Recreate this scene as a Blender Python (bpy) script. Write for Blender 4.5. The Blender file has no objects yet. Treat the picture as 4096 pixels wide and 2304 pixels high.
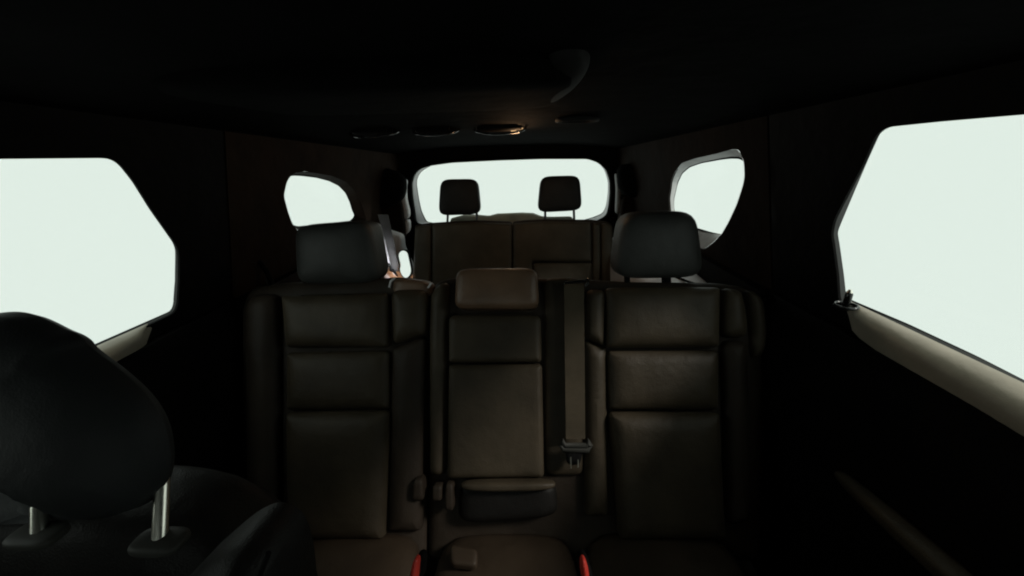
import bpy, math, random
import numpy as np
from mathutils import Vector, Matrix
from mathutils.geometry import delaunay_2d_cdt

random.seed(4)
sc = bpy.context.scene
COL = sc.collection
FLOOR = 1.12                      # camera height above the cabin floor (m)

# ------------------------------------------------------------------ camera
F_PX = 1550.0                     # focal length in pixels of a 4096 px wide picture
YAW, PITCH, ROLL = math.radians(1.55), math.radians(19.5), math.radians(1.5)
CAM = Vector((0.0, 0.0, FLOOR))
_f = Vector((-math.sin(YAW) * math.cos(PITCH), math.cos(YAW) * math.cos(PITCH), -math.sin(PITCH)))
_r0 = _f.cross(Vector((0, 0, 1))).normalized()
_u0 = _r0.cross(_f).normalized()
RIGHT = _r0 * math.cos(ROLL) - _u0 * math.sin(ROLL)
UP = _u0 * math.cos(ROLL) + _r0 * math.sin(ROLL)
FWD = _f
cd = bpy.data.cameras.new('camera')
cd.sensor_width = 36.0
cd.lens = 36.0 * F_PX / 4096.0
cd.clip_start = 0.01
cd.clip_end = 500
cam = bpy.data.objects.new('camera', cd)
COL.objects.link(cam)
m = Matrix.Identity(4)
for i, c in enumerate((RIGHT, UP, -FWD)):
    m[0][i], m[1][i], m[2][i] = c
m.translation = CAM
cam.matrix_world = m
sc.camera = cam

# ------------------------------------------------------------------ light
SKY = (0.745, 0.847, 0.775)       # what the overexposed sky reads as through the glass
T_VIEW = 0.90                     # one face of a rear pane; two faces per pane
GL = 0.012
k = 1.0 / ((T_VIEW * (1 - GL)) ** 2)
w = bpy.data.worlds.new('World')
sc.world = w
w.use_nodes = True
bg = w.node_tree.nodes['Background']
bg.inputs['Color'].default_value = (SKY[0] * k, SKY[1] * k, SKY[2] * k, 1)
bg.inputs['Strength'].default_value = 1.0
sd = bpy.data.lights.new('sun', 'SUN')
sd.energy = 1.9
sd.angle = math.radians(12)
sd.color = (1.0, 0.95, 0.86)
so = bpy.data.objects.new('sun', sd)
COL.objects.link(so)
so.rotation_euler = Vector((-0.74, 0.24, -0.63)).to_track_quat('-Z', 'Y').to_euler()
sc.view_settings.view_transform = 'Standard'
sc.view_settings.look = 'None'
sc.view_settings.exposure = 0.0
sc.view_settings.gamma = 1.0
sc.cycles.max_bounces = 8
sc.cycles.diffuse_bounces = 4
sc.cycles.transparent_max_bounces = 16
sc.cycles.use_denoising = True
sc.cycles.filter_width = 2.0
sc.cycles.sample_clamp_indirect = 4.0
sc.cycles.caustics_reflective = False
sc.cycles.caustics_refractive = False

# ------------------------------------------------------------------ materials
def mat(name, col, rough=0.6, spec=0.4, noise=0.0, bump=0.0, scale=120.0, metal=0.0, coat=0.0, var=0.25, tex='noise'):
    M = bpy.data.materials.new(name)
    M.use_nodes = True
    nt = M.node_tree
    b = nt.nodes['Principled BSDF']
    b.inputs['Roughness'].default_value = rough
    b.inputs['Specular IOR Level'].default_value = spec
    b.inputs['Metallic'].default_value = metal
    b.inputs['Coat Weight'].default_value = coat
    tc = nt.nodes.new('ShaderNodeTexCoord')
    n1 = nt.nodes.new('ShaderNodeTexNoise')
    n1.inputs['Scale'].default_value = 9.0
    n1.inputs['Detail'].default_value = 6
    nt.links.new(tc.outputs['Object'], n1.inputs['Vector'])
    rmp = nt.nodes.new('ShaderNodeValToRGB')
    lo = [c * (1 - var) for c in col]
    hi = [min(1, c * (1 + var)) for c in col]
    rmp.color_ramp.elements[0].color = (*lo, 1)
    rmp.color_ramp.elements[1].color = (*hi, 1)
    rmp.color_ramp.elements[0].position = 0.3
    rmp.color_ramp.elements[1].position = 0.7
    nt.links.new(n1.outputs['Fac'], rmp.inputs['Fac'])
    nt.links.new(rmp.outputs['Color'], b.inputs['Base Color'])
    if bump > 0:
        if tex == 'leather':
            n2 = nt.nodes.new('ShaderNodeTexVoronoi')
            n2.inputs['Scale'].default_value = scale
            out = n2.outputs['Distance']
        elif tex == 'weave':
            n2 = nt.nodes.new('ShaderNodeTexWave')
            n2.inputs['Scale'].default_value = scale
            n2.inputs['Distortion'].default_value = 0.6
            out = n2.outputs['Fac']
        else:
            n2 = nt.nodes.new('ShaderNodeTexNoise')
            n2.inputs['Scale'].default_value = scale
            n2.inputs['Detail'].default_value = 4
            out = n2.outputs['Fac']
        nt.links.new(tc.outputs['Object'], n2.inputs['Vector'])
        # broad creases under the fine grain
        n3 = nt.nodes.new('ShaderNodeTexNoise')
        n3.inputs['Scale'].default_value = 14.0
        n3.inputs['Detail'].default_value = 3
        nt.links.new(tc.outputs['Object'], n3.inputs['Vector'])
        b2 = nt.nodes.new('ShaderNodeBump')
        b2.inputs['Strength'].default_value = 0.45
        b2.inputs['Distance'].default_value = 0.010
        nt.links.new(n3.outputs['Fac'], b2.inputs['Height'])
        bp = nt.nodes.new('ShaderNodeBump')
        bp.inputs['Strength'].default_value = bump
        bp.inputs['Distance'].default_value = 0.0012
        nt.links.new(out, bp.inputs['Height'])
        nt.links.new(b2.outputs['Normal'], bp.inputs['Normal'])
        nt.links.new(bp.outputs['Normal'], b.inputs['Normal'])
    return M

def glass(name, t):
    M = bpy.data.materials.new(name)
    M.use_nodes = True
    nt = M.node_tree
    nt.nodes.remove(nt.nodes['Principled BSDF'])
    tr = nt.nodes.new('ShaderNodeBsdfTransparent')
    tr.inputs['Color'].default_value = (t, t, t, 1)
    gl = nt.nodes.new('ShaderNodeBsdfGlossy')
    gl.inputs['Roughness'].default_value = 0.0
    mx = nt.nodes.new('ShaderNodeMixShader')
    mx.inputs['Fac'].default_value = GL
    nt.links.new(tr.outputs[0], mx.inputs[1])
    nt.links.new(gl.outputs[0], mx.inputs[2])
    nt.links.new(mx.outputs[0], nt.nodes['Material Output'].inputs['Surface'])
    return M

def emit(name, col, s):
    M = bpy.data.materials.new(name)
    M.use_nodes = True
    nt = M.node_tree
    nt.nodes.remove(nt.nodes['Principled BSDF'])
    e = nt.nodes.new('ShaderNodeEmission')
    e.inputs['Color'].default_value = (*col, 1)
    e.inputs['Strength'].default_value = s
    nt.links.new(e.outputs[0], nt.nodes['Material Output'].inputs['Surface'])
    return M

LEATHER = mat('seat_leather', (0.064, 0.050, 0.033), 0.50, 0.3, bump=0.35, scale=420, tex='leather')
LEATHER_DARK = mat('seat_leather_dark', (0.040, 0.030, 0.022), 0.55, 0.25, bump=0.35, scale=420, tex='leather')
LEATHER_THIRD = mat('third_row_leather', (0.085, 0.075, 0.055), 0.5, 0.3, bump=0.3, scale=420, tex='leather')
LEATHER_BROWN = mat('armrest_leather', (0.19, 0.115, 0.072), 0.36, 0.5, bump=0.35, scale=420, tex='leather')
LEATHER_HEAD = mat('rear_headrest_leather', (0.030, 0.030, 0.030), 0.6, 0.2, bump=0.15, scale=420, tex='leather')
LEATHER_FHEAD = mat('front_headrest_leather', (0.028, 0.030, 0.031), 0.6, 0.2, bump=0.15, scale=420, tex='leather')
LEATHER_COOL = mat('headrest_leather', (0.052, 0.053, 0.050), 0.5, 0.35, bump=0.35, scale=420, tex='leather')
CLOTH = mat('headliner_cloth', (0.005, 0.005, 0.005), 0.95, 0.02, bump=0.4, scale=700)
PLASTIC = mat('black_plastic', (0.005, 0.0045, 0.0045), 0.7, 0.08, bump=0.3, scale=600)
GLOSS = mat('gloss_black', (0.010, 0.010, 0.010), 0.12, 0.5)
RUBBER = mat('rubber_seal', (0.006, 0.006, 0.006), 0.8, 0.15)
PILLAR_GLOW = mat('glow_pillar_plastic', (0.024, 0.0145, 0.009), 0.8, 0.08, bump=0.3, scale=600)  # warm glow on the left wall, put into a browner colour
PILLAR = mat('pillar_plastic', (0.014, 0.0085, 0.0055), 0.8, 0.08, bump=0.3, scale=600)
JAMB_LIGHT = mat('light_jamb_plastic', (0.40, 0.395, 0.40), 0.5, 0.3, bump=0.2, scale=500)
JAMB = mat('jamb_plastic', (0.16, 0.155, 0.15), 0.55, 0.3, bump=0.2, scale=500)
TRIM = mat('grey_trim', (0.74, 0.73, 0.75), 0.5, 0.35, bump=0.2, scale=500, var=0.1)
SILL = mat('sill_vinyl', (0.48, 0.42, 0.33), 0.34, 0.5, bump=0.08, scale=500, var=0.12, tex='leather')
CREAM = mat('cream_trim', (0.50, 0.47, 0.35), 0.6, 0.3, bump=0.2, scale=400)
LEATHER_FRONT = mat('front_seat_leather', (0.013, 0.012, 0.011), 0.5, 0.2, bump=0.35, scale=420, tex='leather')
LEATHER_CUSH = mat('cushion_leather', (0.046, 0.032, 0.021), 0.5, 0.3, bump=0.35, scale=420, tex='leather')
BELT = mat('belt_webbing', (0.105, 0.084, 0.056), 0.7, 0.2, bump=0.5, scale=700, tex='weave')
BELT_GREY = mat('belt_webbing_grey', (0.12, 0.12, 0.12), 0.7, 0.2, bump=0.5, scale=700, tex='weave')
CHROME = mat('chrome', (0.98, 0.95, 0.85), 0.28, 0.5, metal=1.0, var=0.03)
STEEL = mat('steel_post', (0.10, 0.10, 0.10), 0.3, 0.5, metal=1.0)
RED = mat('red_button', (0.62, 0.05, 0.035), 0.45, 0.4, var=0.06)
CARPET = mat('carpet', (0.014, 0.012, 0.011), 1.0, 0.05, bump=0.8, scale=900)
GLASS = glass('window_glass', T_VIEW)
GLASS_FRONT = glass('windscreen_glass', 0.80)
GLASS_SIDE = glass('front_side_glass', 0.22)
AMBER = emit('amber_glint_glow', (1.0, 0.62, 0.30), 0.7)  # glow for the warm reflection on the vent rim
DOORJAMB = mat('door_jamb_plastic', (0.016, 0.0155, 0.015), 0.7, 0.12)
GREYDIM = mat('dim_grey_plastic', (0.05, 0.05, 0.045), 0.5, 0.2)
PATCH_GLOW = emit('light_patch_glow', SKY, 1.0)  # glow for the overexposed patch beside the third row

# ------------------------------------------------------------------ rays and planes
def ray(px, py):
    return (RIGHT * ((px - 2048) / F_PX) + UP * ((1152 - py) / F_PX) + FWD)

class Plane:
    def __init__(s, o, ex, ey):
        s.o = Vector(o); s.ex = Vector(ex).normalized(); ey = Vector(ey)
        s.n = s.ex.cross(ey).normalized(); s.ey = s.n.cross(s.ex).normalized()
    def hit(s, px, py, h=0.0):            # where the line of sight meets the plane lifted by h along n
        d = ray(px, py); o = s.o + s.n * h
        t = (o - CAM).dot(s.n) / d.dot(s.n)
        p = CAM + d * t - o
        return (p.dot(s.ex), p.dot(s.ey))
    def at(s, uv, h=0.0):
        return s.o + s.ex * uv[0] + s.ey * uv[1] + s.n * h
    def poly(s, pts, h=0.0):
        return [s.hit(*p, h) for p in pts]

XC = -0.066                                     # car's centre line, left of the camera
def upright(y, lean=0.0):                       # n faces the camera (-Y); lean tips the top backwards
    return Plane((XC, y, FLOOR - 0.32), (1, 0, 0), (0, math.sin(lean), math.cos(lean)))

# ------------------------------------------------------------------ objects
def empty(name, loc, label, cat, group=None):
    o = bpy.data.objects.new(name, None)
    o.empty_display_size = 0.05
    COL.objects.link(o); o.location = loc
    o['label'] = label; o['category'] = cat
    if group: o['group'] = group
    return o

def wloc(o):
    v = Vector((0, 0, 0))
    while o is not None:
        v = v + Vector(o.location); o = o.parent
    return v

def obj(name, verts, faces, material, parent=None, smooth=True, kind=None, label=None):
    me = bpy.data.meshes.new(name)
    off = wloc(parent) if parent else Vector((0, 0, 0))
    me.from_pydata([tuple(Vector(v) - off) for v in verts], [], [tuple(f) for f in faces])
    me.validate(); me.update()
    import bmesh
    bm = bmesh.new(); bm.from_mesh(me)
    bmesh.ops.remove_doubles(bm, verts=bm.verts, dist=1e-6)
    bmesh.ops.recalc_face_normals(bm, faces=bm.faces)
    bm.to_mesh(me); bm.free()
    if smooth:
        me.polygons.foreach_set('use_smooth', [True] * len(me.polygons))
        try: me.set_sharp_from_angle(angle=math.radians(50))
        except Exception: pass
    me.materials.append(material)
    o = bpy.data.objects.new(name, me)
    COL.objects.link(o)
    if parent: o.parent = parent
    if kind: o['kind'] = kind
    if label: o['label'] = label
    return o

# ------------------------------------------------------------------ shapes
def chaikin(P, n=2):
    for _ in range(n):
        Q = []
        for i in range(len(P)):
            a, b = P[i], P[(i + 1) % len(P)]
            Q.append((a[0] * .8 + b[0] * .2, a[1] * .8 + b[1] * .2))
            Q.append((a[0] * .2 + b[0] * .8, a[1] * .2 + b[1] * .8))
        P = Q
    return P

def round_corners(P, rad):
    Q = []; n = len(P); A = [np.array(p, float) for p in P]
    for i in range(n):
        p, a, b = A[i], A[i - 1], A[(i + 1) % n]
        la, lb = np.linalg.norm(a - p), np.linalg.norm(b - p)
        ra, rb = min(rad, la * .48), min(rad, lb * .48)
        s_, e_ = p + (a - p) / max(la, 1e-9) * ra, p + (b - p) / max(lb, 1e-9) * rb
        for t in (0, .2, .4, .6, .8, 1):
            Q.append(tuple(s_ * (1 - t) ** 2 + p * 2 * t * (1 - t) + e_ * t * t))
    return Q

def densify(P, step):
    Q = []
    for i in range(len(P)):
        a, b = np.array(P[i]), np.array(P[(i + 1) % len(P)])
        n = max(1, int(np.linalg.norm(b - a) / step))
        for j in range(n):
            Q.append(tuple(a + (b - a) * j / n))
    return Q

def dist_to(P, pts):
    A = np.array(P); B = np.roll(A, -1, axis=0); D = B - A
    L = (D ** 2).sum(1) + 1e-18
    X = np.array(pts)[:, None, :]
    t = np.clip(((X - A) * D).sum(2) / L, 0, 1)
    return np.sqrt((((A + t[..., None] * D) - X) ** 2).sum(2).min(1))

def inside(P, pts):
    A = np.array(P); B = np.roll(A, -1, axis=0)
    X = np.array(pts); c = np.zeros(len(X), bool)
    for a, b in zip(A, B):
        m_ = ((a[1] > X[:, 1]) != (b[1] > X[:, 1]))
        with np.errstate(divide='ignore', invalid='ignore'):
            xi = (b[0] - a[0]) * (X[:, 1] - a[1]) / (b[1] - a[1]) + a[0]
        c ^= m_ & (X[:, 0] < xi)
    return c

def area2(P):
    return sum(P[i][0] * P[(i + 1) % len(P)][1] - P[(i + 1) % len(P)][0] * P[i][1] for i in range(len(P)))

def pillow(name, plane, pts, material, parent, bulge=0.02, r=0.03, depth=0.04, h=0.0, rnd=2, px=True,
           warp=None, fwarp=None, grid=None, kind=None, label=None, round_back=False):
    """a cushion: outline in pixels of the photograph met with its plane (or in plane metres), edges rounded over r,
    front raised by bulge, back wall depth behind"""
    P = plane.poly(pts, h) if px else list(pts)
    if area2(P) < 0: P = P[::-1]
    if rnd: P = round_corners(P, 0.012 * rnd)
    A = np.array(P)
    step = max(r / 3, (A.max(0) - A.min(0)).max() / 60)
    P = densify(P, step * 1.2)
    A = np.array(P)
    nxt, prv = np.roll(A, -1, 0), np.roll(A, 1, 0)
    tan = nxt - prv; tan /= (np.linalg.norm(tan, axis=1)[:, None] + 1e-12)
    nin = np.stack([-tan[:, 1], tan[:, 0]], 1)
    ins = []
    for f in (0.06, 0.2, 0.42, 0.7):
        Q = A + nin * (r * f)
        ok = inside(P, Q) & (dist_to(P, Q) > r * f * 0.93)
        ins += [tuple(q) for q in Q[ok]]
    g = grid or max(r * 0.6, step)
    lo, hi = A.min(0), A.max(0)
    G = [(x, y) for x in np.arange(lo[0], hi[0], g) for y in np.arange(lo[1], hi[1], g)]
    if G:
        ok = inside(P, G)
        G2 = [q for q, o_ in zip(G, ok) if o_]
        if G2:
            dd = dist_to(P, G2)
            ins += [q for q, d_ in zip(G2, dd) if d_ > r * 0.85]
    n = len(P)
    allp = [Vector(p) for p in P] + [Vector(p) for p in ins]
    res = delaunay_2d_cdt(allp, [(i, (i + 1) % n) for i in range(n)], [], 1, 1e-7)
    vs, fs = res[0], res[2]
    pts2 = [(v.x, v.y) for v in vs]
    d = np.minimum(dist_to(P, pts2) / r, 1)
    hh = bulge * np.sqrt(np.maximum(0, 1 - (1 - d) ** 2))
    verts = []
    for q, z in zip(pts2, hh):
        z = float(z)
        if fwarp: z += fwarp(q[0], q[1]) * z / bulge
        if warp: z += warp(q[0], q[1])
        verts.append(plane.at(q, h + z))
    faces = [list(f) for f in fs]
    nv = len(verts)
    # edge loop -> back
    from collections import Counter
    ec = Counter()
    for f in faces:
        for i in range(len(f)):
            ec[tuple(sorted((f[i], f[(i + 1) % len(f)])))] += 1
    bmap = {}
    for f in fs:
        pass
    back0 = nv
    if round_back:
        for q, z in zip(pts2, hh):
            zz = -depth * (float(z) / max(bulge, 1e-9))
            if warp: zz += warp(q[0], q[1])
            verts.append(plane.at(q, h + zz))
    else:
        for q in pts2:
            verts.append(plane.at(q, h - depth + (warp(*q) if warp else 0)))
    for f in fs:
        faces.append([back0 + i for i in f][::-1])
    for e, c in ec.items():
        if c == 1 and not round_back:
            faces.append([e[0], e[1], back0 + e[1], back0 + e[0]])
        elif c == 1:
            faces.append([e[0], e[1], back0 + e[1], back0 + e[0]])
    return obj(name, verts, faces, material, parent, kind=kind, label=label)

def cube_sphere(n):
    verts, faces, idx = [], [], {}
    def vid(p):
        k_ = tuple(int(round(c * 1e5)) for c in p)
        if k_ not in idx:
            idx[k_] = len(verts); verts.append(p)
        return idx[k_]
    for ax in range(3):
        for s in (-1, 1):
            for i in range(n):
                for j in range(n):
                    q = []
                    for a, b in ((i, j), (i + 1, j), (i + 1, j + 1), (i, j + 1)):
                        u, v = math.tan((2 * a / n - 1) * math.pi / 4), math.tan((2 * b / n - 1) * math.pi / 4)
                        p = [0, 0, 0]; p[ax] = s; p[(ax + 1) % 3] = u; p[(ax + 2) % 3] = v
                        q.append(vid(tuple(p)))
                    faces.append(q if s > 0 else q[::-1])
    return verts, faces

CS_V, CS_F = cube_sphere(14)
def softbox(name, fn, material, parent, k=5.0, kind=None, label=None):
    """rounded box; fn maps (a,b,c) in [-1,1]^3 to a point"""
    vs = []
    for p in CS_V:
        L = (abs(p[0]) ** k + abs(p[1]) ** k + abs(p[2]) ** k) ** (1 / k)
        vs.append(fn(p[0] / L, p[1] / L, p[2] / L))
    return obj(name, vs, CS_F, material, parent, kind=kind, label=label)

def quadbox(name, plane, quad, depth, material, parent, k=5.0, h=0.0, front=0.0, label=None, px=True):
    """rounded box whose front outline is the quad (bottom-left, bottom-right, top-right, top-left)"""
    q = [Vector((*p, 0)) for p in (plane.poly(quad, h) if px else quad)]
    def fn(a, b, c):
        s, t = (a + 1) / 2, (b + 1) / 2
        p = q[0] * (1 - s) * (1 - t) + q[1] * s * (1 - t) + q[2] * s * t + q[3] * (1 - s) * t
        return plane.at((p.x, p.y), h + (c - 1) * depth / 2 + front * (1 - a * a) * (1 - b * b) * max(0, c))
    return softbox(name, fn, material, parent, k, label=label)

def tube(name, path, rad, material, parent, n=10, closed=False, label=None, flat=None, kind=None):
    path = [Vector(p) for p in path]
    verts, faces = [], []
    m_ = len(path)
    up = Vector((0.13, 0.21, 0.97))
    for i, p in enumerate(path):
        a = path[(i - 1) % m_] if (closed or i > 0) else p
        b = path[(i + 1) % m_] if (closed or i < m_ - 1) else p
        t = (b - a).normalized()
        x = t.cross(up)
        if x.length < 1e-3: x = t.cross(Vector((1, 0, 0)))
        x.normalize(); y = x.cross(t)
        rr = rad(i / max(1, m_ - 1)) if callable(rad) else rad
        for j in range(n):
            an = 2 * math.pi * j / n
            verts.append(p + x * (rr * math.cos(an)) + y * (rr * math.sin(an) * (flat or 1)))
    segs = m_ if closed else m_ - 1
    for i in range(segs):
        i2 = (i + 1) % m_
        for j in range(n):
            j2 = (j + 1) % n
            faces.append([i * n + j, i * n + j2, i2 * n + j2, i2 * n + j])
    if not closed:
        faces.append(list(range(n))[::-1]); faces.append([(m_ - 1) * n + j for j in range(n)])
    return obj(name, verts, faces, material, parent, label=label, kind=kind)

def strip(name, A, B, th, material, parent, kind=None, label=None):
    """a band between two point lists, th thick away from the viewer side"""
    verts = []; n = len(A)
    for a, b in zip(A, B): verts += [Vector(a), Vector(b)]
    off = []
    for i in range(n):
        t = Vector(A[min(i + 1, n - 1)]) - Vector(A[max(i - 1, 0)])
        s = Vector(B[i]) - Vector(A[i])
        nn = t.cross(s).normalized()
        if nn.dot(CAM - Vector(A[i])) > 0: nn = -nn
        off += [Vector(A[i]) + nn * th, Vector(B[i]) + nn * th]
    m_ = len(verts); verts += off; faces = []
    for i in range(n - 1):
        a = 2 * i
        faces.append([a, a + 1, a + 3, a + 2])
        faces.append([m_ + a, m_ + a + 2, m_ + a + 3, m_ + a + 1])
        faces.append([a, a + 2, m_ + a + 2, m_ + a])
        faces.append([a + 1, m_ + a + 1, m_ + a + 3, a + 3])
    faces.append([0, m_, m_ + 1, 1]); e = 2 * (n - 1)
    faces.append([e, e + 1, m_ + e + 1, m_ + e])
    return obj(name, verts, faces, material, parent, kind=kind, label=label)

def sheet_with_holes(name, plane, outer, holes, material, parent=None, th=0.02, step=0.05, kind=None, h=0.0, label=None):
    """a panel in plane metres with window openings, th thick backwards"""
    pts, edges = [], []
    for L in [outer] + holes:
        s = len(pts); L = densify(L, step)
        pts += L; edges += [(s + i, s + (i + 1) % len(L)) for i in range(len(L))]
    lo = np.min(pts, 0); hi = np.max(pts, 0)
    G = [(x, y) for x in np.arange(lo[0] + step / 2, hi[0], step) for y in np.arange(lo[1] + step / 2, hi[1], step)]
    ok = inside(outer, G)
    for H in holes: ok &= ~inside(H, G)
    G = [g_ for g_, o_ in zip(G, ok) if o_]
    res = delaunay_2d_cdt([Vector(p) for p in pts + G], edges, [], 0, 1e-7)
    vs = [(v.x, v.y) for v in res[0]]
    fs = []
    cen = [tuple(np.mean([vs[i] for i in f], 0)) for f in res[2]]
    ok = inside(outer, cen)
    for H in holes: ok &= ~inside(H, cen)
    fs = [list(f) for f, o_ in zip(res[2], ok) if o_]
    n = len(vs)
    verts = [plane.at(v, h) for v in vs] + [plane.at(v, h - th) for v in vs]
    from collections import Counter
    ec = Counter()
    for f in fs:
        for i in range(len(f)): ec[tuple(sorted((f[i], f[(i + 1) % len(f)])))] += 1
    faces = list(fs) + [[i + n for i in f][::-1] for f in fs]
    for e, c in ec.items():
        if c == 1: faces.append([e[0], e[1], n + e[1], n + e[0]])
    return obj(name, verts, faces, material, parent, kind=kind, label=label)

def resample(P, n):
    A = np.array(P + [P[0]]); s = np.r_[0, np.cumsum(np.linalg.norm(np.diff(A, axis=0), axis=1))]
    t = np.linspace(0, s[-1], n, endpoint=False)
    return [(float(np.interp(x, s, A[:, 0])), float(np.interp(x, s, A[:, 1]))) for x in t]

def match(P, Q, n=120):
    """resample two nested outlines by angle round a shared centre so they can be joined by faces"""
    if area2(P) < 0: P = P[::-1]
    if area2(Q) < 0: Q = Q[::-1]
    return resample(P, n), resample(Q, n)

def loft(name, loops, material, parent, label=None, kind=None):
    """faces joining successive 3D loops of the same length"""
    n = len(loops[0]); verts = [p for L in loops for p in L]; faces = []
    for k_ in range(len(loops) - 1):
        for i in range(n):
            j = (i + 1) % n
            faces.append([k_ * n + i, k_ * n + j, (k_ + 1) * n + j, (k_ + 1) * n + i])
    return obj(name, verts, faces, material, parent, label=label, kind=kind)

def pane(name, plane, P, h, material, parent, th=0.004):
    n = len(P)
    verts = [plane.at(p, h) for p in P] + [plane.at(p, h - th) for p in P]
    c0 = len(verts)
    cen = tuple(np.mean(P, 0)); verts += [plane.at(cen, h), plane.at(cen, h - th)]
    faces = []
    for i in range(n):
        j = (i + 1) % n
        faces += [[i, j, c0], [n + j, n + i, c0 + 1]]
    return obj(name, verts, faces, material, parent, smooth=False)

# ------------------------------------------------------------------ cabin shell
W0, TZ, TY = 0.75, 0.22, 0.05
def wall_plane(s):                              # upper side wall, n faces the inside
    o = Vector((XC + s * W0, 0.5, FLOOR - 0.32))
    ey = Vector((-s * TZ, 0, 1)); ex = Vector((-s * TY, 1, 0))
    if s > 0: ex = -ex                          # keep n pointing inwards
    P = Plane(o, ex, ey)
    if P.n.x * s > 0:
        raise RuntimeError('wall normal')
    return P
WL, WR = wall_plane(-1), wall_plane(1)
def wy(s, y, z):                                # wall metres of the place at depth y, height z (over the camera)
    P = WR if s > 0 else WL
    x = XC + s * (W0 - TZ * (z + 0.32) - TY * (y - 0.5))
    q = Vector((x, y, FLOOR + z)) - P.o
    return (q.dot(P.ex), q.dot(P.ey))

def ceil_edge(y): return 0.085 - 0.06 * max(0.0, y - 0.4)
def ceil_z(x, y):
    a = abs(x - XC) / 0.70
    return ceil_edge(y) + 0.05 - 0.05 * min(a, 1.2) ** 3.2

vs, fs = [], []
NX, NY = 40, 60
for j in range(NY + 1):
    y = -0.75 + (2.42 + 0.75) * j / NY
    for i in range(NX + 1):
        x = XC - 0.72 + 1.44 * i / NX
        vs.append((x, y, FLOOR + ceil_z(x, y)))
for j in range(NY):
    for i in range(NX):
        a = j * (NX + 1) + i
        fs.append((a, a + 1, a + NX + 2, a + NX + 1))
n = len(vs)
vs += [(v[0], v[1], v[2] + 0.04) for v in vs]
fs += [tuple(i + n for i in f)[::-1] for f in fs]
ceiling = obj('ceiling', vs, fs, CLOTH, kind='structure')

def slab(name, x0, x1, y0, y1, z0, z1, material, kind=None, parent=None):
    vs = [(x, y, z) for x in (x0, x1) for y in (y0, y1) for z in (z0, z1)]
    fs = [(0, 1, 3, 2), (4, 6, 7, 5), (0, 4, 5, 1), (2, 3, 7, 6), (0, 2, 6, 4), (1, 5, 7, 3)]
    return obj(name, vs, fs, material, parent, smooth=False, kind=kind)
slab('floor', XC - 0.85, XC + 0.85, -1.3, 2.5, -0.05, 0.0, CARPET, 'structure')
# front bulkhead and windscreen behind the camera
fw = slab('front_wall', XC - 0.85, XC + 0.85, -1.36, -1.3, 0.0, FLOOR - 0.42, PLASTIC, 'structure')
# the other front seat stands forward of the camera's view and only shades the cabin
def seat_shade(a, b, c): return Vector((0.40 + 0.27 * a, -0.12 + 0.07 * b + 0.02 * c, FLOOR - 0.62 + 0.42 * c))
WS = Plane((XC, -1.3, FLOOR - 0.42), (-1, 0, 0), (0, 0.58, 0.55))
sheet_with_holes('windscreen_frame', WS, [(-0.85, 0), (0.85, 0), (0.80, 0.84), (-0.80, 0.84)],
                 [[(-0.70, 0.06), (0.70, 0.06), (0.62, 0.74), (-0.62, 0.74)]], PLASTIC, fw, th=0.03)
pane('windscreen_pane', WS, [(-0.71, 0.05), (0.71, 0.05), (0.63, 0.75), (-0.63, 0.75)], -0.012, GLASS_FRONT, fw)

def zone(s, y0, y1, z0=-0.345, z1=0.14):
    P = [wy(s, y0, z0), wy(s, y1, z0), wy(s, y1, z1), wy(s, y0, z1)]
    return P if area2(P) > 0 else P[::-1]

OUT = -0.045                                    # panes stand this far outboard of the trim
# pixel outlines of the rear door windows; the ends outside the picture follow the same lines forward
L_PANE = [(172, 626), (414, 624), (457, 633), (487, 658), (531, 728), (600, 838), (683, 955), (698, 983), (702, 1014),
          (700, 1121), (693, 1218), (684, 1246), (522, 1317), (359, 1388)]
L_HOLE = [(172, 634), (414, 632), (456, 640), (485, 661), (537, 727), (605, 837), (687, 954), (708, 984), (718, 1014),
          (719, 1121), (713, 1220), (702, 1250), (522, 1337), (359, 1410)]
R_PANE = [(4096, 450), (3776, 477), (3564, 500), (3533, 512), (3515, 543), (3467, 649), (3409, 785), (3356, 910), (3349, 934),
          (3356, 968), (3375, 1103), (3382, 1171), (3399, 1200), (3641, 1302), (3921, 1432), (4096, 1521)]
R_HOLE = [(4096, 458), (3776, 485), (3562, 507), (3528, 519), (3500, 545), (3454, 653), (3390, 775), (3336, 880), (3324, 938),
          (3330, 968), (3348, 1103), (3354, 1200), (3372, 1228), (3641, 1334), (3921, 1466), (4096, 1553)]

def door_loops(s, pane_px, hole_px):
    P = WR if s > 0 else WL
    a = [P.hit(*p, OUT) for p in pane_px]; b = [P.hit(*p, 0) for p in hole_px]
    sy = -1 if s > 0 else 1                     # plane u grows rearwards on the left, forwards on the right
    u_end = wy(s, 0.03, 0)[0]
    def extend(L):
        # carry the top and sill lines on to the front of the door
        def at_u(p, q):
            t = (u_end - p[0]) / (q[0] - p[0]); return (u_end, p[1] + (q[1] - p[1]) * t)
        top = at_u(L[2 if s > 0 else 1], L[0]); bot = at_u(L[-3 if s > 0 else -2], L[-1])
        return L + [bot, top]
    return extend(a), extend(b)

def ease(L, it):
    L = np.array(L)
    for _ in range(it): L = 0.5 * L + 0.25 * (np.roll(L, 1, 0) + np.roll(L, -1, 0))
    return [tuple(p) for p in L]

def loop_pair(A, B, n=140, it=3):
    """join two outlines that were listed corner for corner"""
    a, b = [], []
    per = np.array([np.linalg.norm(np.array(B[i]) - np.array(B[(i + 1) % len(B)])) for i in range(len(B))])
    for i in range(len(A)):
        j = (i + 1) % len(A); m_ = max(1, int(round(n * per[i] / per.sum())))
        for t in range(m_):
            f = t / m_
            a.append((A[i][0] * (1 - f) + A[j][0] * f, A[i][1] * (1 - f) + A[j][1] * f))
            b.append((B[i][0] * (1 - f) + B[j][0] * f, B[i][1] * (1 - f) + B[j][1] * f))
    return ease(a, it), ease(b, it)

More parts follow.
